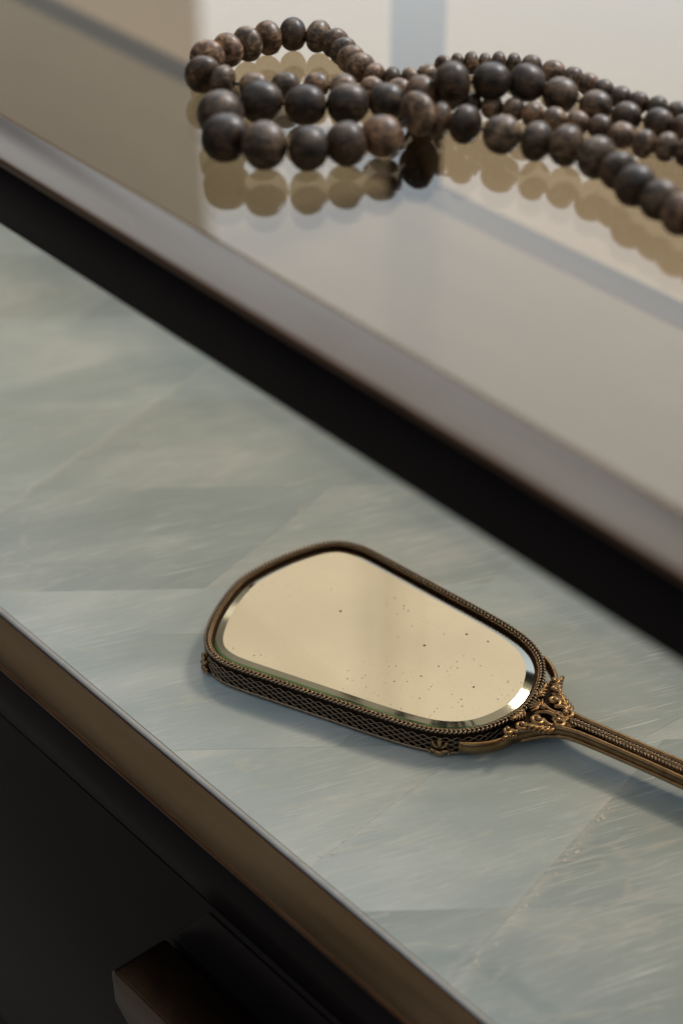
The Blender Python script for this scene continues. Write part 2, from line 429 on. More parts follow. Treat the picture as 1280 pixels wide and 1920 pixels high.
# added cream slab standing in for a sunlit floor patch, seen through the glass
M_SUN_PATCH = mat_new('cream_sun_patch')[0]
_t = M_SUN_PATCH.node_tree; _b = _t.nodes['Principled BSDF']; _b.inputs['Roughness'].default_value = 0.9
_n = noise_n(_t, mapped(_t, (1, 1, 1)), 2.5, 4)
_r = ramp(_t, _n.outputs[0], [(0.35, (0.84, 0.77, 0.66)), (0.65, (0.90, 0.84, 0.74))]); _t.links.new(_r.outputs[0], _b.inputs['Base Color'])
sun_patch = obj('sun_patch', box_bm(-2.95, -0.4, 1.05, 2.42, FLOOR+0.0005, FLOOR+0.012, 0.005, 2), M_SUN_PATCH)
sun_patch['label'] = 'pale cream slab standing in for a sunlit patch of floor, blurred behind the tinted glass top'; sun_patch['category'] = 'sun_patch'

# ================================================================ CONSOLE TABLE
XL, XR = -1.75, 0.30
YF, YB = 0.3195, 0.7765
TOPZ = 0.240
con = empty('console_table', (0, 0, FLOOR), 'black console table with bronze rails, pale green stone shelf and tinted glass top', 'console table')
CZ = -FLOOR   # the parts are modelled in world coordinates: lift them back by the root's height
def cpart(o):
    o.parent = con; o.matrix_parent_inverse = Matrix.Translation((0, 0, CZ)); return o
# upper frame: a black apron with a bronze cap on each side
def cap_bar(name, x0, x1, y0, y1, z0, z1):
    """bar with rounded, worn arrises"""
    bm = bmesh.new()
    bmesh.ops.create_cube(bm, size=1)
    bmesh.ops.scale(bm, vec=(x1-x0, y1-y0, z1-z0), verts=bm.verts)
    bmesh.ops.translate(bm, vec=((x0+x1)/2, (y0+y1)/2, (z0+z1)/2), verts=bm.verts)
    r = bmesh.ops.bevel(bm, geom=bm.edges[:], offset=0.0012, segments=3, affect='EDGES', profile=0.5)
    for f in bm.faces: f.smooth = True
    for f in r['faces']: f.material_index = 1
    me = bpy.data.meshes.new(name); bm.to_mesh(me); bm.free()
    me.materials.append(M_BRONZE); me.materials.append(M_EDGE)
    return cpart(link(bpy.data.objects.new(name, me)))
UY0, UY1 = 0.3242, 0.3455
cap_bar('top_rail', XL, XR, UY0, UY1, TOPZ-0.003, TOPZ)
cap_bar('top_rail', XL, XR, YB-0.024, YB, TOPZ-0.003, TOPZ)
cap_bar('top_rail', XL, XL+0.024, UY1+0.0003, YB-0.0243, TOPZ-0.003, TOPZ)
cap_bar('top_rail', XR-0.024, XR, UY1+0.0003, YB-0.0243, TOPZ-0.003, TOPZ)
for (a, b_, c_, d_) in ((XL+.001, XR-.001, UY0+.0005, UY1-.002), (XL+.001, XR-.001, YB-.022, YB-.001), (XL+.001, XL+.022, UY1+.001, YB-.0245), (XR-.022, XR-.001, UY1+.001, YB-.0245)):
    cpart(obj('apron', box_bm(a, b_, c_, d_, 0.2128, TOPZ-0.0031, 0.0004, 1), M_LACQ))
gt = cpart(obj('glass_top', box_bm(XL+0.0245, XR-0.0245, UY1+0.0004, YB-0.0245, TOPZ-0.0033, TOPZ-0.0003), M_GLASS))
# the top frame sits a hair out of square with the shelf below
TW = Matrix.Translation((-0.36, 0.334, 0)) @ Matrix.Rotation(rad(-0.75), 4, 'Z') @ Matrix.Translation((0.36, -0.334, 0))
for o in list(con.children):
    if o.name.split('.')[0] in ('top_rail', 'apron', 'glass_top'):
        o.matrix_parent_inverse = Matrix.Translation((0, 0, CZ)) @ TW
# back leg seen through the glass, its pair and the front ones
def leg(x, y, w=0.0235):
    cpart(obj('leg', box_bm(x-w/2, x+w/2, y-w/2, y+w/2, 0.0003, 0.2126, 0.0012, 2), M_BRONZE))
    return
leg(-0.811, 0.7615)
leg(XL+0.0125, 0.7645); leg(XR-0.0125, 0.7645); leg(XL+0.0125, 0.3335); leg(XR-0.0125, 0.3335)
# lower deck: stone in a bronze frame
cap_bar('shelf_rail', XL, XR, 0.3176, 0.3375, -0.0026, 0.0)
cpart(obj('shelf_edge', box_bm(XL+.0005, XR-.0005, 0.3183, 0.3370, -0.0304, -0.0027, 0.0003, 1), M_LACQ))
cap_bar('shelf_rail', XL, XR, 0.7525, YB, -0.020, 0.0)
cap_bar('shelf_rail', XL, XL+0.020, 0.3378, 0.7522, -0.020, 0.0)
cap_bar('shelf_rail', XR-0.020, XR, 0.3378, 0.7522, -0.020, 0.0)
# pale polished glass edge between the stone and the front rail
bm = bmesh.new()
n = 60
for k in range(n): pass
tube_into(bm, [Vector((XL+0.02+(XR-XL-0.04)*k/n, 0.3392, -0.0007)) for k in range(n+1)], (0.0014, 0.0012), 8)
cpart(obj('glass_edge', bm, M_CLEAR))

# stone tiles: polygon cut by row lines (51 deg) and seams (about 100 deg)
# plain taupe panel behind the stone, seen only through the tinted glass
def make_taupe():
    m, t, b = mat_new('taupe_panel')
    n = noise_n(t, mapped(t, (3, 14, 6), (0, 0, -0.3)), 2.5, 6, 0.6, 0.3)
    c = ramp(t, n.outputs[0], [(0.3, (0.32, 0.30, 0.235)), (0.7, (0.37, 0.35, 0.275))])
    t.links.new(c.outputs[0], b.inputs['Base Color']); b.inputs['Roughness'].default_value = 0.4
    b.inputs['Specular IOR Level'].default_value = 0.15
    b.inputs['Coat Weight'].default_value = 0.22; b.inputs['Coat Roughness'].default_value = 0.03
    return m
cpart(obj('back_panel', box_bm(XL+0.0202, XR-0.0202, 0.6123, 0.7523, -0.019, -0.0002), make_taupe()))
SX0, SX1, SY0, SY1 = XL+0.0202, XR-0.0202, 0.3407, 0.6120
def cut(poly, p, ang):
    d = Vector((math.cos(ang), math.sin(ang))); nn = Vector((-d.y, d.x)); out = []
    for sgn in (1, -1):
        res = []
        for i in range(len(poly)):
            a, b2 = poly[i], poly[(i+1) % len(poly)]
            sa, sb = (a-p).dot(nn)*sgn, (b2-p).dot(nn)*sgn
            if sa >= 0: res.append(a)
            if sa*sb < 0: res.append(a+(b2-a)*(sa/(sa-sb)))
        out.append(res if len(res) >= 3 else None)
    return out
ROW = rad(51.0); rn = Vector((-math.sin(ROW), math.cos(ROW)))
rows = [0.30, 0.40, 0.511, 0.601, 0.676, 0.708, 0.788, 0.867, 0.955, 1.03, 1.12, 1.22, 1.33, 1.45, 1.6]
seams = {0.511: [((-.345, .38), 101)], 0.601: [((-.353, .41), 103), ((-.4155, .38), 96), ((-.30, .52), 98)],
         0.676: [((-.378, .50), 86), ((-.457, .40), 99)], 0.708: [((-.33, .62), 99)],
         0.788: [((-.4965, .527), 98), ((-.575, .42), 104), ((-.40, .66), 98)], 0.867: [((-.696, .424), 105), ((-.46, .66), 96)],
         0.955: [((-.716, .50), 105), ((-.56, .68), 100)], 1.03: [((-.80, .46), 103), ((-.66, .66), 98)]}
base_poly = [Vector((SX0, SY0)), Vector((SX1, SY0)), Vector((SX1, SY1)), Vector((SX0, SY1))]
stone = cpart(obj('stone_top', box_bm(SX0, SX1, SY0, SY1, -0.019, -0.0031), M_STONE))
rest = base_poly; tiles = []
rest_rows = []
for rd in rows:
    if rest is None: break
    a_, b_ = cut(rest, rn*rd, ROW)      # a_: beyond the line (d > rd), b_: this row
    if b_: rest_rows.append((rd, b_))
    rest = a_
if rest: rest_rows.append((9, rest))
rr = random.Random(5)
for rd, poly in rest_rows:
    pcs = [poly]
    for p, ang in seams.get(rd, []):
        nxt = []
        for q in pcs: nxt += [z for z in cut(q, Vector(p), rad(ang)) if z]
        pcs = nxt
    if rd > 1.1:
        nxt = []
        for q in pcs: nxt += [z for z in cut(q, sum(q, Vector((0, 0)))/len(q), rad(rr.uniform(95, 106))) if z]
        pcs = nxt
    tiles += pcs
for q in tiles:
    cen = sum(q, Vector((0, 0)))/len(q)
    g_ = 0.00006
    q2 = [v + (cen-v).normalized()*g_ for v in q]
    dz = rr.uniform(-0.00003, 0.00003)
    bm = bmesh.new()
    lo = [bm.verts.new((v.x, v.y, -0.003)) for v in q2]; hi = [bm.verts.new((v.x, v.y, -0.0002+dz)) for v in q2]
    k = len(q2)
    bm.faces.new(hi); bm.faces.new(list(reversed(lo)))
    for i in range(k): bm.faces.new((lo[i], lo[(i+1) % k], hi[(i+1) % k], hi[i]))
    bmesh.ops.recalc_face_normals(bm, faces=bm.faces)
    o = obj('stone_tile', bm, M_STONE, stone)
    s_ = rr.uniform(0.87, 1.10); wv = rr.uniform(-0.02, 0.02)
    o.color = (s_*(1+wv), s_, s_*(1-wv), 1)
# white crystal growths in two open seams
def crystals(p0, p1, n, wid, seed):
    r_ = random.Random(seed); bm = bmesh.new()
    for k in range(n):
        tt = r_.random(); c = Vector(p0).lerp(Vector(p1), tt)
        c += Vector((r_.gauss(0, wid), r_.gauss(0, wid*0.5)))
        s = 0.00012+0.0007*r_.random()**3*(1.3-abs(tt-0.5))
        a = rad(100)+r_.gauss(0, .5)
        ax = Vector((math.cos(a), math.sin(a), 0)); ay = Vector((-ax.y, ax.x, 0))
        ellipsoid_into(bm, Vector((c.x, c.y, -0.00012)), ax, ay, Vector((0, 0, 1)), s*1.8, s*0.9, 0.00006, 7, 4)
    o = obj('crystal_vein', bm, M_CRYST, stone); o['kind'] = 'stuff'
crystals((-.335, .352), (-.362, .455), 70, 0.0011, 3)
crystals((-.4115, .342), (-.4135, .362), 12, 0.0008, 4)

# cabinet body, drawer with a bronze bar handle
cpart(obj('cabinet_body', box_bm(XL+.001, XR-.001, 0.3205, YB-.001, -0.60+0.02, -0.0310, 0.0006, 1), M_LACQ))
for i, x in enumerate((XL+.03, XR-.03)):
    cpart(obj('plinth_foot', box_bm(x-.02, x+.02, .36, .74, FLOOR+.0005, -0.581, .001, 1), M_LACQ))
HX = -0.4755
dr = cpart(obj('drawer', box_bm(-1.15, XR-.02, 0.3184, 0.3203, -0.2600, -0.0313, 0.0003, 2), M_LACQ))
# finger recess lined in bronze behind the bar
def cellmesh(name, pts_front, y0, y1, mat, parent, bev=0.0008):
    bm = bmesh.new()
    a = [bm.verts.new((x, y0, z)) for x, z in pts_front]; b2 = [bm.verts.new((x, y1, z)) for x, z in pts_front]
    k = len(a); bm.faces.new(a); bm.faces.new(list(reversed(b2)))
    for i in range(k): bm.faces.new((a[i], b2[i], b2[(i+1) % k], a[(i+1) % k]))
    bmesh.ops.recalc_face_normals(bm, faces=bm.faces)
    bmesh.ops.bevel(bm, geom=bm.edges[:], offset=bev, segments=3, affect='EDGES', profile=.5)
    for f in bm.faces: f.smooth = True
    return obj(name, bm, mat, parent)
cellmesh('handle_backplate', [(HX+.004, -.0700), (HX+.030, -.036), (XR-.04, -.036), (XR-.04, -.0700)], 0.3176, 0.3183, M_LACQ, dr, 0.0002)
cellmesh('handle', [(HX, -.0735), (HX+.0005, -.0905), (HX+.012, -.100), (XR-.04, -.100), (XR-.04, -.0715), (HX+.0025, -.0715)], 0.2895, 0.3158, M_DARKBZ, dr, 0.0011)

# ================================================================ HAND MIRROR  (local u = towards the handle, v = sideways)
hm = empty('hand_mirror', (-0.4883, 0.4409, 0.0), 'antique brass hand mirror with spotted glass and scrolled neck, lying on the stone shelf', 'hand mirror', rad(14.0))
HALF = [(-.0718, 0), (-.0711, .0075), (-.0692, .0165), (-.0665, .0255), (-.0630, .0340), (-.0582, .0425), (-.0515, .0487), (-.0430, .0513), (-.0350, .0513), (-.018, .0491), (.006, .0458), (.028, .0428), (.044, .0400), (.0550, .0366), (.0632, .0317), (.0695, .0250), (.0738, .0170), (.0765, .0085), (.0775, 0)]
ctrl = [Vector((u, v)) for u, v in HALF] + [Vector((u, -v)) for u, v in reversed(HALF[1:-1])]
def catmull(P, per, closed=True):
    out = []; n = len(P)
    for i in range(n if closed else n-1):
        p0, p1, p2, p3 = (P[(i-1) % n], P[i], P[(i+1) % n], P[(i+2) % n]) if closed else (P[max(i-1, 0)], P[i], P[i+1], P[min(i+2, n-1)])
        for k in range(per):
            t = k/per
            out.append(0.5*((2*p1)+(p2-p0)*t+(2*p0-5*p1+4*p2-p3)*t*t+(3*p1-p0-3*p2+p3)*t*t*t))
    if not closed: out.append(P[-1].copy())
    return out
def smooth_closed(P, it):
    for _ in range(it):
        P = [(P[i-1]+2*P[i]+P[(i+1) % len(P)])/4 for i in range(len(P))]
    return P
def resample(P, n, closed=True):
    Q = P+[P[0]] if closed else P
    s = [0]
    for i in range(len(Q)-1): s.append(s[-1]+(Q[i+1]-Q[i]).length)
    out = []; j = 0
    m = n if closed else n-1
    for k in range(n):
        t = s[-1]*k/m
        while j < len(s)-2 and s[j+1] < t: j += 1
        d = s[j+1]-s[j]
        out.append(Q[j].lerp(Q[j+1], (t-s[j])/d if d else 0))
    return out, s[-1]
NO = 720
OUT, PERIM = resample(catmull(ctrl, 20), NO)
OUT = smooth_closed(OUT, 10)
OUT, PERIM = resample(OUT, NO)
def normals(P):
    out = []
    for i in range(len(P)):
        t = (P[(i+1) % len(P)]-P[i-1]).normalized()
        out.append(Vector((-t.y, t.x)))
    c = sum(P, Vector((0, 0)))/len(P)
    if (P[0]-c).dot(out[0]) < 0: out = [-q for q in out]
    return out
NRM = normals(OUT)
# offset curves inward get smoothed so corners stay round
def off(d, z, n=NO, it=0):
    P = [OUT[i]-NRM[i]*d for i in range(NO)]
    if it: P = smooth_closed(P, it)
    st = NO//n
    return [Vector((P[i*st].x, P[i*st].y, z)) for i in range(n)]
def at(i, d):      # point on the outline, float index
    i0 = int(math.floor(i)) % NO; f = i-math.floor(i); i1 = (i0+1) % NO
    p = OUT[i0].lerp(OUT[i1], f); q = NRM[i0].lerp(NRM[i1], f).normalized()
    return p-q*d, q
def loft(name, rings, mat, parent, closed=False, sm=True):
    bm = bmesh.new()
    V = [[bm.verts.new(p) for p in r] for r in rings]
    n = len(V[0])
    rr_ = range(len(V)) if closed else range(len(V)-1)
    for a in rr_:
        b2 = (a+1) % len(V)
        for i in range(n):
            f = bm.faces.new((V[a][i], V[a][(i+1) % n], V[b2][(i+1) % n], V[b2][i])); f.smooth = sm
    if not closed: pass
    bmesh.ops.recalc_face_normals(bm, faces=bm.faces)
    return obj(name, bm, mat, parent)
TH = 0.0118
# side band (solid body under the rim)
body = loft('frame_body', [off(.010, .0006, 360), off(.0022, .0006, 360), off(.0012, .0012, 360), off(.0009, .0045, 360), off(.0012, .0085, 360), off(.0016, .0098, 360), off(.0046, .0100, 360), off(.010, .0080, 360)], M_GROOVE, hm, closed=True)
# lattice of raised wires on the side band
bm = bmesh.new()
ND = 90
for k in range(ND):
    for s in (1, -1):
        i0 = k*NO/ND; pts = []
        for j in range(7):
            t = j/6; p, q = at(i0+s*t*NO/ND*3.0, 0.00085)
            zz = 0.0014+t*0.0076
            pts.append(Vector((p.x, p.y, zz)))
        tube_into(bm, pts, 0.00030 if s > 0 else 0.00024, 5, cap=False)
obj('side_lattice', bm, M_BRDARK, hm)
# base bead and upper bead lines
def ring_tube(name, d, z, r, mat, n=360, seg=8, mod=None, squash=1.0):
    rings = []
    C_ = off(d, z, n); st = NO//n
    for a in range(seg):
        th = 2*math.pi*a/seg; R_ = []
        for i in range(n):
            q = NRM[i*st]; rr2 = r*(mod(i) if mod else 1)
            R_.append(C_[i]+Vector((q.x, q.y, 0))*math.cos(th)*rr2+Vector((0, 0, 1))*math.sin(th)*rr2*squash)
        rings.append(R_)
    return loft(name, rings, mat, hm, closed=True)
ring_tube('foot_moulding', .0008, .0012, .0007, M_BRDARK)
ring_tube('rim_core', .0018, .0102, .0010, M_GROOVE, squash=0.9)
# laurel braid round the rim: pairs of small leaves
bm = bmesh.new()
NL = 215
for k in range(NL):
    i = k*NO/NL
    p, q = at(i, .0018); p2, _ = at(i+1, .0018); t = (p2-p).normalized()
    for s in (1, -1):
        ang = 0.55*s
        ax = Vector((t.x*math.cos(ang)+q.x*math.sin(ang), t.y*math.cos(ang)+q.y*math.sin(ang), 0.0)).normalized()
        ay = Vector((-ax.y, ax.x, 0))
        c = Vector((p.x, p.y, .01135))+Vector((q.x, q.y, 0))*s*0.00072
        ellipsoid_into(bm, c, ax, ay, Vector((0, 0, 1)), .00122, .00050, .00048, 8, 5)
br = obj('laurel_rim', bm, M_BRDARK, hm)
# fine bead and reel line next to the glass
bm = bmesh.new()
NB = 520
for k in range(NB):
    p, q = at(k*NO/NB, .0036)
    ellipsoid_into(bm, Vector((p.x, p.y, .01085)), Vector((1, 0, 0)), Vector((0, 1, 0)), Vector((0, 0, 1)), .00035, .00035, .00036, 6, 4)
obj('beaded_edge', bm, M_BRASS, hm)
ring_tube('inner_lip', .0032, .01065, .00030, M_BRASS, seg=6)
ring_tube('glass_seat', .0042, .0104, .00035, M_GROOVE, seg=6)
# bevelled mirror glass
BW = 0.0086
r0 = off(.0041, .00950, 360, 2); rm = []
for i in range(360):
    ny = NRM[i*2].y; wg = max(0.0, min(1.0, (-ny-0.25)/0.5)); d_ = .0047+.0014*wg
    q_ = OUT[i*2]-NRM[i*2]*d_; rm.append(Vector((q_.x, q_.y, .00962+(d_-.0041)*.00023/.001))); r1 = off(BW, .01085, 360, 30)
bev = loft('glass_bevel', [rm, r1], M_BEVEL, hm, sm=False)
loft('glass_edge', [r0, rm], M_GREEN, hm, sm=False)
bm = bmesh.new()
vs = [bm.verts.new((v.x, v.y, .01086)) for v in off(BW-.00003, 0, 360, 30)]; lo = [bm.verts.new((v.x, v.y, .0095)) for v in vs and off(BW+.0002, 0, 360, 30)]
f = bm.faces.new(vs); 
bm.faces.new(list(reversed(lo)))
for i in range(360): bm.faces.new((vs[i], lo[i], lo[(i+1) % 360], vs[(i+1) % 360]))
bmesh.ops.recalc_face_normals(bm, faces=bm.faces)
glass = obj('mirror_glass', bm, M_MIRROR, hm)

# corner fleurons on the side band
def fleuron(i):
    p, q = at(i, 0.0); p2, _ = at(i+1, 0.0); t = (p2-p).normalized()
    T = Vector((t.x, t.y, 0)); Q = Vector((q.x, q.y, 0)); Z = Vector((0, 0, 1)); P0 = Vector((p.x, p.y, 0))
    bm = bmesh.new()
    ellipsoid_into(bm, P0+Z*.0068+Q*.0003, T, Q, Z, .0011, .0010, .0028, 10, 6)
    for s in (1, -1):
        d = (Z*.8+T*s*.6).normalized()
        ellipsoid_into(bm, P0+Z*.0056+T*s*.0019+Q*.0002, d, Q, d.cross(Q), .0024, .0009, .0008, 10, 6)
        d = (Z*.25+T*s).normalized()
        ellipsoid_into(bm, P0+Z*.0028+T*s*.0021+Q*.0002, d, Q, d.cross(Q), .0021, .0010, .0008, 10, 6)
        ellipsoid_into(bm, P0+Z*.0018+T*s*.0038+Q*.0003, T, Q, Z, .0008, .0010, .0008, 8, 5)
    ellipsoid_into(bm, P0+Z*.0018+Q*.0006, T, Q, Z, .0024, .0013, .0014, 10, 6)
    obj('corner_fleuron', bm, M_BRASS, hm)
def near_index(u, v):
    return min(range(NO), key=lambda i: (OUT[i]-Vector((u, v))).length)
for u, v in ((-.0525, -.0470), (.0560, -.0358), (-.0525, .0470), (.0560, .0358)): fleuron(near_index(u, v))

# arms: two flat rails that leave the handle and embrace the lower corners
UH = 0.262
for s in (1, -1):
    # outline part: from corner to neck with growing stand-off
    ia = near_index(.0625, s*.0322); ib = near_index(.0765, s*.0095)
    pts = []
    m = 14
    for k in range(m+1):
        t = k/m; i = ia+(ib-ia)*t if abs(ib-ia) < NO/2 else ia+((ib-ia+NO if ib < ia else ib-ia-NO))*t
        p, q = at(i, -(0.0014+0.0026*math.sin(min(t*1.5, 1)*math.pi/2)))
        pts.append(Vector((p.x, p.y, .0058)))
    neck = [Vector((.0870, s*.0074, .0078)), Vector((.0945, s*.0050, .0098)), Vector((.104, s*.0041, .0105)), Vector((.130, s*.0039, .0105))]
    neck += [Vector((.130+(UH-.130)*k/6, s*(.0039+.0022*k/6), .0105-.0040*(k/6)**2)) for k in range(1, 7)]
    ctrl2 = pts[::3]+neck
    cur = catmull(ctrl2, 8, closed=False)
    bm = bmesh.new()
    n_ = len(cur)
    tube_into(bm, cur, [(.0015 if i > 3 else .0008+.0002*i, .0030 if p.x < .085 else max(.0022, .0030-(p.x-.085)*.06)) for i, p in enumerate(cur)], 12)
    obj('handle_rail', bm, M_BRASS, hm)
    # fine outer bead along the rail, and an inner lip on top
    bm = bmesh.new()
    cur2 = [p+Vector((0, s*.0012, -.0020)) for p in cur if p.x > .080]
    tube_into(bm, cur2, .0009, 8)
    obj('rail_bead', bm, M_BRASS, hm)
# dark plate between the rails and the twisted braid on it
bm = bmesh.new()
xs = [.078, .086, .094, .104, .130, .17, .21, UH]; wd = [.0105, .0072, .0050, .0040, .0036, .0042, .0050, .0058]
zo = [0.002, .0038, .0053, .0060, .0060, .0057, .0040, .0020]
top = []; bot = []
for x, w_, z_ in zip(xs, wd, zo):
    top.append([bm.verts.new((x, s*w_, .0042+z_)) for s in (-1, 1)]); bot.append([bm.verts.new((x, s*w_, .0022+z_)) for s in (-1, 1)])
for i in range(len(xs)-1):
    bm.faces.new((top[i][0], top[i+1][0], top[i+1][1], top[i][1])); bm.faces.new((bot[i][0], bot[i][1], bot[i+1][1], bot[i+1][0]))
    for s in (0, 1): bm.faces.new((top[i][s], bot[i][s], bot[i+1][s], top[i+1][s]) if s == 0 else (top[i][s], top[i+1][s], bot[i+1][s], bot[i][s]))
bm.faces.new((top[0][0], top[0][1], bot[0][1], bot[0][0])); bm.faces.new((top[-1][0], bot[-1][0], bot[-1][1], top[-1][1]))
bmesh.ops.recalc_face_normals(bm, faces=bm.faces)
obj('handle_plate', bm, M_GROOVE, hm)
bm = bmesh.new()
tube_into(bm, [Vector((x, 0, .0108-(0 if x < .13 else .0036*((x-.13)/.132)**2))) for x in (.094, .12, .15, .18, .21, .24, UH)], .0017, 10)
x = .096; rb = random.Random(2)
while x < UH:
    zb = 0.0 if x < .13 else .0036*((x-.13)/.132)**2
    for s in (1, -1):
        ang = 0.62*s; ax = Vector((math.cos(ang), math.sin(ang), rb.uniform(-.08, .08))).normalized(); ay = Vector((-math.sin(ang), math.cos(ang), 0))
        ellipsoid_into(bm, Vector((x, s*.00095, .0122-zb)), ax, ay, Vector((0, 0, 1)), .0015, .00058, .0007, 8, 5)
    ellipsoid_into(bm, Vector((x+.0007, 0, .0127-zb)), Vector((1, 0, 0)), Vector((0, 1, 0)), Vector((0, 0, 1)), .0006, .00035, .00045, 6, 4)
    x += .00155
obj('handle_braid', bm, M_BRDARK, hm)
# end of the handle
bm = bmesh.new(); ellipsoid_into(bm, Vector((UH+.003, 0, .0052)), Vector((1, 0, 0)), Vector((0, 1, 0)), Vector((0, 0, 1)), .011, .0095, .0048, 20, 10)
obj('handle_end', bm, M_BRASS, hm)

# neck ornament: back plate, scrolls and acanthus leaves
bm = bmesh.new()
poly = [(.0740, .021), (.0770, .0175), (.0800, .0115), (.0870, .0062), (.0965, .0030), (.0965, -.0030), (.0870, -.0062), (.0800, -.0115), (.0770, -.0175), (.0740, -.021), (.0755, -.012), (.0765, 0), (.0755, .012)]
a = [bm.verts.new((u, v, .0096)) for u, v in poly]; b2 = [bm.verts.new((u, v, .0068)) for u, v in poly]
k = len(a); bm.faces.new(a); bm.faces.new(list(reversed(b2)))
for i in range(k): bm.faces.new((a[i], b2[i], b2[(i+1) % k], a[(i+1) % k]))
bmesh.ops.recalc_face_normals(bm, faces=bm.faces)
bmesh.ops.bevel(bm, geom=bm.edges[:], offset=0.0006, segments=2, affect='EDGES')
orn = obj('neck_ornament', bm, M_GROOVE, hm)
def spiral(c, start, turns, r0_, r1_, hand, z0, z1, n=26):
    return [Vector((c[0]+math.cos(start+hand*turns*2*math.pi*k/n)*(r0_+(r1_-r0_)*k/n), c[1]+math.sin(start+hand*turns*2*math.pi*k/n)*(r0_+(r1_-r0_)*k/n), z0+(z1-z0)*k/n)) for k in range(n+1)]
def volute(c, start, turns, r0_, r1_, hand, z0, z1, rt, tail=None):
    pts = spiral(c, start, turns, r0_, r1_, hand, z0, z1)
    if tail:
        P = [Vector(q) for q in tail]+[pts[0]]
        pts = catmull(P, 6, closed=False)[:-1]+pts
    bm = bmesh.new()
    n = len(pts)
    tube_into(bm, pts, [rt*1.3*(0.45+0.75*math.sin(math.pi*min(1, 0.12+0.8*i/n))) for i in range(n)], 9)
    ellipsoid_into(bm, pts[-1]+Vector((0, 0, .0001)), Vector((1, 0, 0)), Vector((0, 1, 0)), Vector((0, 0, 1)), rt*1.75, rt*1.75, rt*1.5, 12, 8)
    obj('volute', bm, M_BRASS, orn)
def leaf(p0, direction, length, width, curl, z, lobes=4):
    """acanthus leaf: midrib with paired rounded lobes"""
    bm = bmesh.new()
    d = Vector((math.cos(direction), math.sin(direction), 0)); P = Vector((p0[0], p0[1], z)); a_ = direction
    step = length/(lobes+1); pts = [P.copy()]
    for k in range(lobes+1):
        a_ += curl/(lobes+1); dd = Vector((math.cos(a_), math.sin(a_), 0)); Pn = P+dd*step+Vector((0, 0, .0005*math.sin(k/lobes*math.pi)))
        nn = Vector((-dd.y, dd.x, 0)); w_ = width*(1-0.55*k/lobes)
        for s in (1, -1):
            ax = (dd*.95+nn*s*.6).normalized(); ay = Vector((-ax.y, ax.x, 0))
            ellipsoid_into(bm, P+dd*step*.3+nn*s*w_*.45+Vector((0, 0, -.0002)), ax, ay, Vector((0, 0, 1)), w_*1.0, w_*.34, .0009, 12, 6)
        P = Pn; pts.append(P.copy())
    tube_into(bm, pts, [.0008*(1-.6*i/len(pts)) for i in range(len(pts))], 7)
    obj('acanthus_leaf', bm, M_BRASS, orn)
for s in (1, -1):
    h = s
    # big S scroll from the handle to the side of the rim
    volute((.0915, s*.0036), rad(200)*1 if s > 0 else rad(160), 1.1, .0030, .0009, h, .0106, .0120, .00085, tail=[(.0805, s*.0035, .0112), (.0845, s*.0010, .0118), (.0880, s*.0008, .0116)])
    volute((.0835, s*.0068), rad(-60*s), 1.2, .0027, .0008, h, .0108, .0124, .0008, tail=[(.0905, s*.0055, .0108), (.0880, s*.0062, .0112)])
    volute((.0800, s*.0135), rad(-90*s), 1.1, .0024, .0007, h, .0106, .0120, .00075, tail=[(.0850, s*.0085, .0106), (.0840, s*.0105, .0110)])
    volute((.0770, s*.0188), rad(-100*s), 1.0, .0019, .0006, h, .0104, .0116, .00065, tail=[(.0805, s*.0155, .0104), (.0798, s*.0170, .0108)])
    leaf((.0905, s*.0062), rad(132*s) , .0125, .0030, rad(20*s), .0106, 5)
    leaf((.0765, s*.0060), rad(80*s), .0085, .0022, rad(25*s), .0118, 4)
    leaf((.0795, s*.0165), rad(112*s), .0075, .0019, rad(-18*s), .0096, 4)
# central shell and boss
for k in range(7):
    a_ = math.pi+rad(-66+22*k)
    bm = bmesh.new(); ax = Vector((math.cos(a_), math.sin(a_), .12)).normalized(); ay = Vector((-math.sin(a_), math.cos(a_), 0))
    ellipsoid_into(bm, Vector((.0815, 0, .0120))+ax*.0024, ax, ay, ax.cross(ay), .0030, .00062, .0007, 10, 6)
    obj('shell_rib', bm, M_BRASS, orn)
bm = bmesh.new(); ellipsoid_into(bm, Vector((.0822, 0, .0127)), Vector((1, 0, 0)), Vector((0, 1, 0)), Vector((0, 0, 1)), .0015, .0015, .0013, 14, 9)
obj('boss', bm, M_BRASS, orn)
leaf((.0975, 0), rad(180), .0105, .0030, 0, .0112, 4)
bm = bmesh.new()
for k in range(5):
    ellipsoid_into(bm, Vector((.0955+k*.0016, 0, .0092-k*.0006)), Vector((1, 0, 0)), Vector((0, 1, 0)), Vector((0, 0, 1)), .0011, .0023-k*.00018, .0011, 10, 6)
obj('collar', bm, M_BRASS, orn)

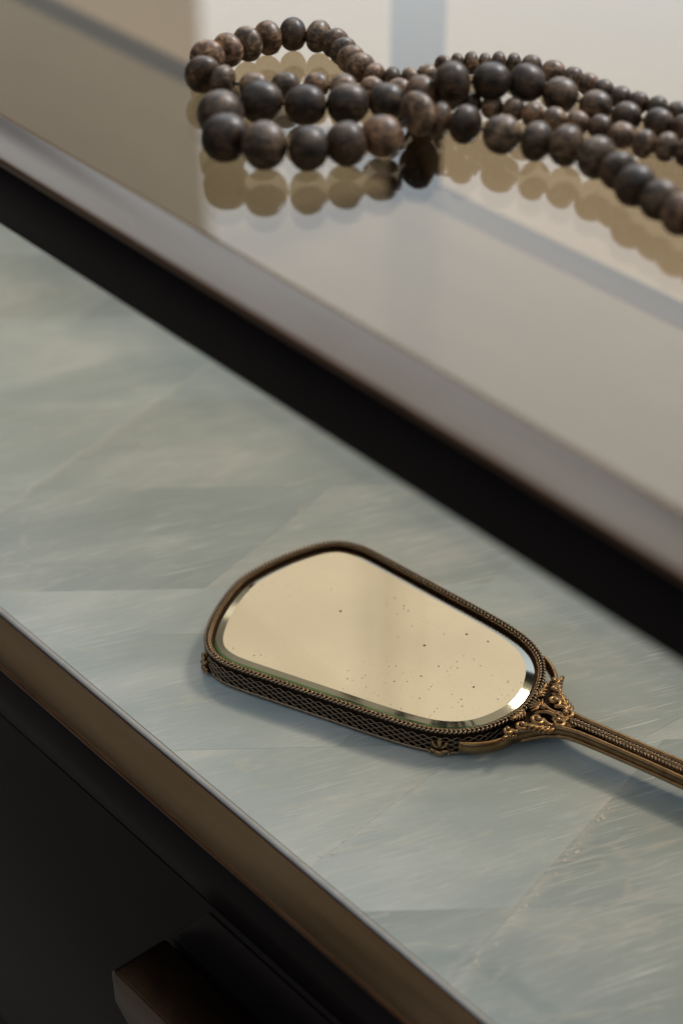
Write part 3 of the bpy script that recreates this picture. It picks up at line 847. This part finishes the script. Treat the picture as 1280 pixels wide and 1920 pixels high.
# ================================================================ BEAD NECKLACES on the glass
BIG = [(-0.3537, 0.4596, 0.0071, 0.0071), (-0.3663, 0.4618, 0.0072, 0.0072), (-0.3779, 0.4646, 0.00713, 0.00713), (-0.3901, 0.466, 0.00739, 0.00739), (-0.4025, 0.471, 0.0068, 0.0068), (-0.4131, 0.4721, 0.00759, 0.00759), (-0.4265, 0.4713, 0.00749, 0.00749), (-0.4362, 0.4666, 0.00717, 0.00717), (-0.4483, 0.4618, 0.00703, 0.00703), (-0.4622, 0.4577, 0.00728, 0.00728), (-0.4713, 0.454, 0.00676, 0.00676), (-0.4753, 0.4471, 0.01004, 0.00804), (-0.4729, 0.4282, 0.00774, 0.00774), (-0.4766, 0.4148, 0.00787, 0.00787), (-0.4818, 0.4024, 0.00783, 0.00783), (-0.4923, 0.3918, 0.00856, 0.00856), (-0.5057, 0.3854, 0.0088, 0.0088), (-0.5231, 0.3967, 0.00846, 0.00846), (-0.5231, 0.4152, 0.00782, 0.00782), (-0.511, 0.4256, 0.00761, 0.00761), (-0.5018, 0.4377, 0.00762, 0.00762), (-0.4949, 0.4504, 0.00707, 0.00707), (-0.489, 0.4616, 0.0089, 0.0069), (-0.4807, 0.4688, 0.01381, 0.00781), (-0.4739, 0.4816, 0.01308, 0.00708), (-0.4678, 0.4935, 0.01111, 0.00711), (-0.4576, 0.5006, 0.00772, 0.00672), (-0.4452, 0.506, 0.00592, 0.00592), (-0.4324, 0.5081, 0.00549, 0.00549), (-0.4216, 0.513, 0.00546, 0.00546), (-0.4124, 0.5168, 0.00524, 0.00524), (-0.4023, 0.5196, 0.00521, 0.00521)]
SMALL = [(-0.4085, 0.5313, 0.00416, 0.00416), (-0.4164, 0.529, 0.00418, 0.00418), (-0.4247, 0.5271, 0.0042, 0.0042), (-0.4327, 0.525, 0.00422, 0.00422), (-0.4397, 0.5227, 0.00424, 0.00424), (-0.4471, 0.5214, 0.00427, 0.00427), (-0.4555, 0.5211, 0.0043, 0.0043), (-0.4631, 0.5213, 0.00432, 0.00432), (-0.4706, 0.5209, 0.00435, 0.00435), (-0.4792, 0.5193, 0.00457, 0.00457), (-0.4888, 0.5175, 0.0044, 0.0044), (-0.4956, 0.515, 0.00402, 0.00402), (-0.499, 0.5104, 0.00442, 0.00442), (-0.5034, 0.5075, 0.00382, 0.00382), (-0.5057, 0.5026, 0.00442, 0.00442), (-0.5094, 0.499, 0.00402, 0.00402), (-0.5114, 0.4937, 0.00401, 0.00401), (-0.5085, 0.4825, 0.00417, 0.00417), (-0.5097, 0.475, 0.00435, 0.00435), (-0.5136, 0.4697, 0.00454, 0.00454), (-0.5188, 0.4654, 0.00514, 0.00514), (-0.527, 0.466, 0.00577, 0.00577), (-0.5358, 0.4689, 0.00562, 0.00562), (-0.5436, 0.4717, 0.00567, 0.00567), (-0.5512, 0.4742, 0.00592, 0.00592), (-0.5598, 0.4732, 0.00637, 0.00637), (-0.5675, 0.4668, 0.00658, 0.00658), (-0.5706, 0.4569, 0.00676, 0.00676), (-0.5707, 0.447, 0.00691, 0.00691), (-0.5707, 0.4375, 0.00687, 0.00687), (-0.5697, 0.427, 0.00701, 0.00701), (-0.5582, 0.4159, 0.00708, 0.00708), (-0.5494, 0.4184, 0.00626, 0.00626), (-0.5396, 0.4251, 0.00547, 0.00547), (-0.5332, 0.4347, 0.00528, 0.00528), (-0.5268, 0.4442, 0.0049, 0.0049), (-0.5185, 0.4501, 0.00508, 0.00508), (-0.5113, 0.4576, 0.00469, 0.00469), (-0.5037, 0.4642, 0.00468, 0.00468), (-0.4959, 0.4694, 0.00447, 0.00447), (-0.487, 0.4725, 0.00445, 0.00445), (-0.4786, 0.4757, 0.00443, 0.00443), (-0.4713, 0.4798, 0.00441, 0.00441), (-0.4643, 0.4837, 0.00459, 0.00459), (-0.4569, 0.4859, 0.00457, 0.00457), (-0.449, 0.4887, 0.00455, 0.00455), (-0.4414, 0.4927, 0.00453, 0.00453), (-0.434, 0.4964, 0.00451, 0.00451), (-0.4236, 0.4963, 0.00484, 0.00484), (-0.4134, 0.4963, 0.00517, 0.00517), (-0.4062, 0.5, 0.00533, 0.00533), (-0.3987, 0.5022, 0.00531, 0.00531), (-0.3898, 0.5034, 0.00527, 0.00527)]

def bead_mesh(name, flat, seed, u=28, v=18):
    """unit bead, hole axis = local X, flattened ends with a drilled dimple"""
    bm = bmesh.new()
    r_ = random.Random(seed); ring = []
    prof = []
    for k in range(v+1):
        th = math.pi*k/v
        x = -math.cos(th); r = math.sin(th)
        r = max(r, 0.0)**0.88
        prof.append((x, r))
    # dimples
    prof[0] = (-0.80, 0.10); prof[-1] = (0.80, 0.10)
    rows_ = []
    for x, r in prof:
        row = []
        for j in range(u):
            a_ = 2*math.pi*j/u
            n3 = noise.noise(Vector((x*1.3, math.cos(a_)*r*1.3+seed*3.1, math.sin(a_)*r*1.3)))*0.05
            row.append(bm.verts.new((x*(1+n3*.5), math.cos(a_)*r*(1+n3), math.sin(a_)*r*(1+n3))))
        rows_.append(row)
    for k in range(v):
        for j in range(u):
            f = bm.faces.new((rows_[k][j], rows_[k][(j+1) % u], rows_[k+1][(j+1) % u], rows_[k+1][j])); f.smooth = True
    bm.faces.new(rows_[0]); bm.faces.new(list(reversed(rows_[-1])))
    bmesh.ops.recalc_face_normals(bm, faces=bm.faces)
    me = bpy.data.meshes.new(name); bm.to_mesh(me); bm.free(); me.materials.append(M_WOOD)
    return me
BM = [bead_mesh('bead', 1, k) for k in range(6)]
def necklace(name, chain, label, cat, seed, tones):
    r_ = random.Random(seed)
    c = Vector(chain[len(chain)//2][:2])
    root = empty(name, (c.x, c.y, TOPZ), label, cat)
    P = [Vector((x, y, TOPZ+z)) for x, y, z, r in chain]
    n = len(P)
    for i in range(n):
        t = (P[min(i+1, n-1)]-P[max(i-1, 0)]).normalized()
        d0 = (P[i]-P[i-1]).length if i else 9; d1 = (P[i+1]-P[i]).length if i < n-1 else 9
        R_ = chain[i][3]
        ra = [chain[i-1][3] if i else R_, chain[i+1][3] if i < n-1 else R_]
        half = min(d0*R_/(R_+ra[0]), d1*R_/(R_+ra[1]))*1.03
        half = min(half, R_*1.0)
        o = bpy.data.objects.new('bead', r_.choice(BM)); COL.objects.link(o); o.parent = root
        q = t.to_track_quat('X', 'Z')
        o.rotation_mode = 'QUATERNION'
        spin = Matrix.Rotation(r_.uniform(0, 6.28), 4, 'X').to_quaternion()
        o.rotation_quaternion = q @ spin
        o.location = P[i]-root.location-Vector((0, 0, 0))
        o.scale = (half, R_*0.985, R_*0.985)
        s = tones[i] if isinstance(tones, dict) and i in tones else r_.choice(tones['all']); wv = r_.uniform(-.08, .12)
        o.color = (s*(1+wv), s, s*(1-wv*.7), 1)
    bm = bmesh.new(); tube_into(bm, [p-root.location for p in P], 0.0006, 6)
    obj('cord', bm, M_CORD, root)
    return root
necklace('bead_necklace', BIG, 'necklace of large dark brown wooden beads folded double in front on the tinted glass top', 'necklace', 11, {'all': [0.42, 0.55, 0.7, 0.95], 5: 1.0, 8: 1.3, 11: 1.7, 12: 1.5, 15: 0.8, 16: 0.45, 17: 0.7, 26: 0.9, 27: 0.9, 9: 0.3, 23: 0.4})
necklace('bead_necklace', SMALL, 'necklace of smaller speckled grey brown wooden beads looping round behind the larger one', 'necklace', 23, {'all': [0.7, 0.9, 1.1, 1.4], 25: 1.2, 29: 1.8, 30: 1.6, 37: 1.5, 44: 1.4, 45: 1.6, 48: 1.7, 49: 1.4})
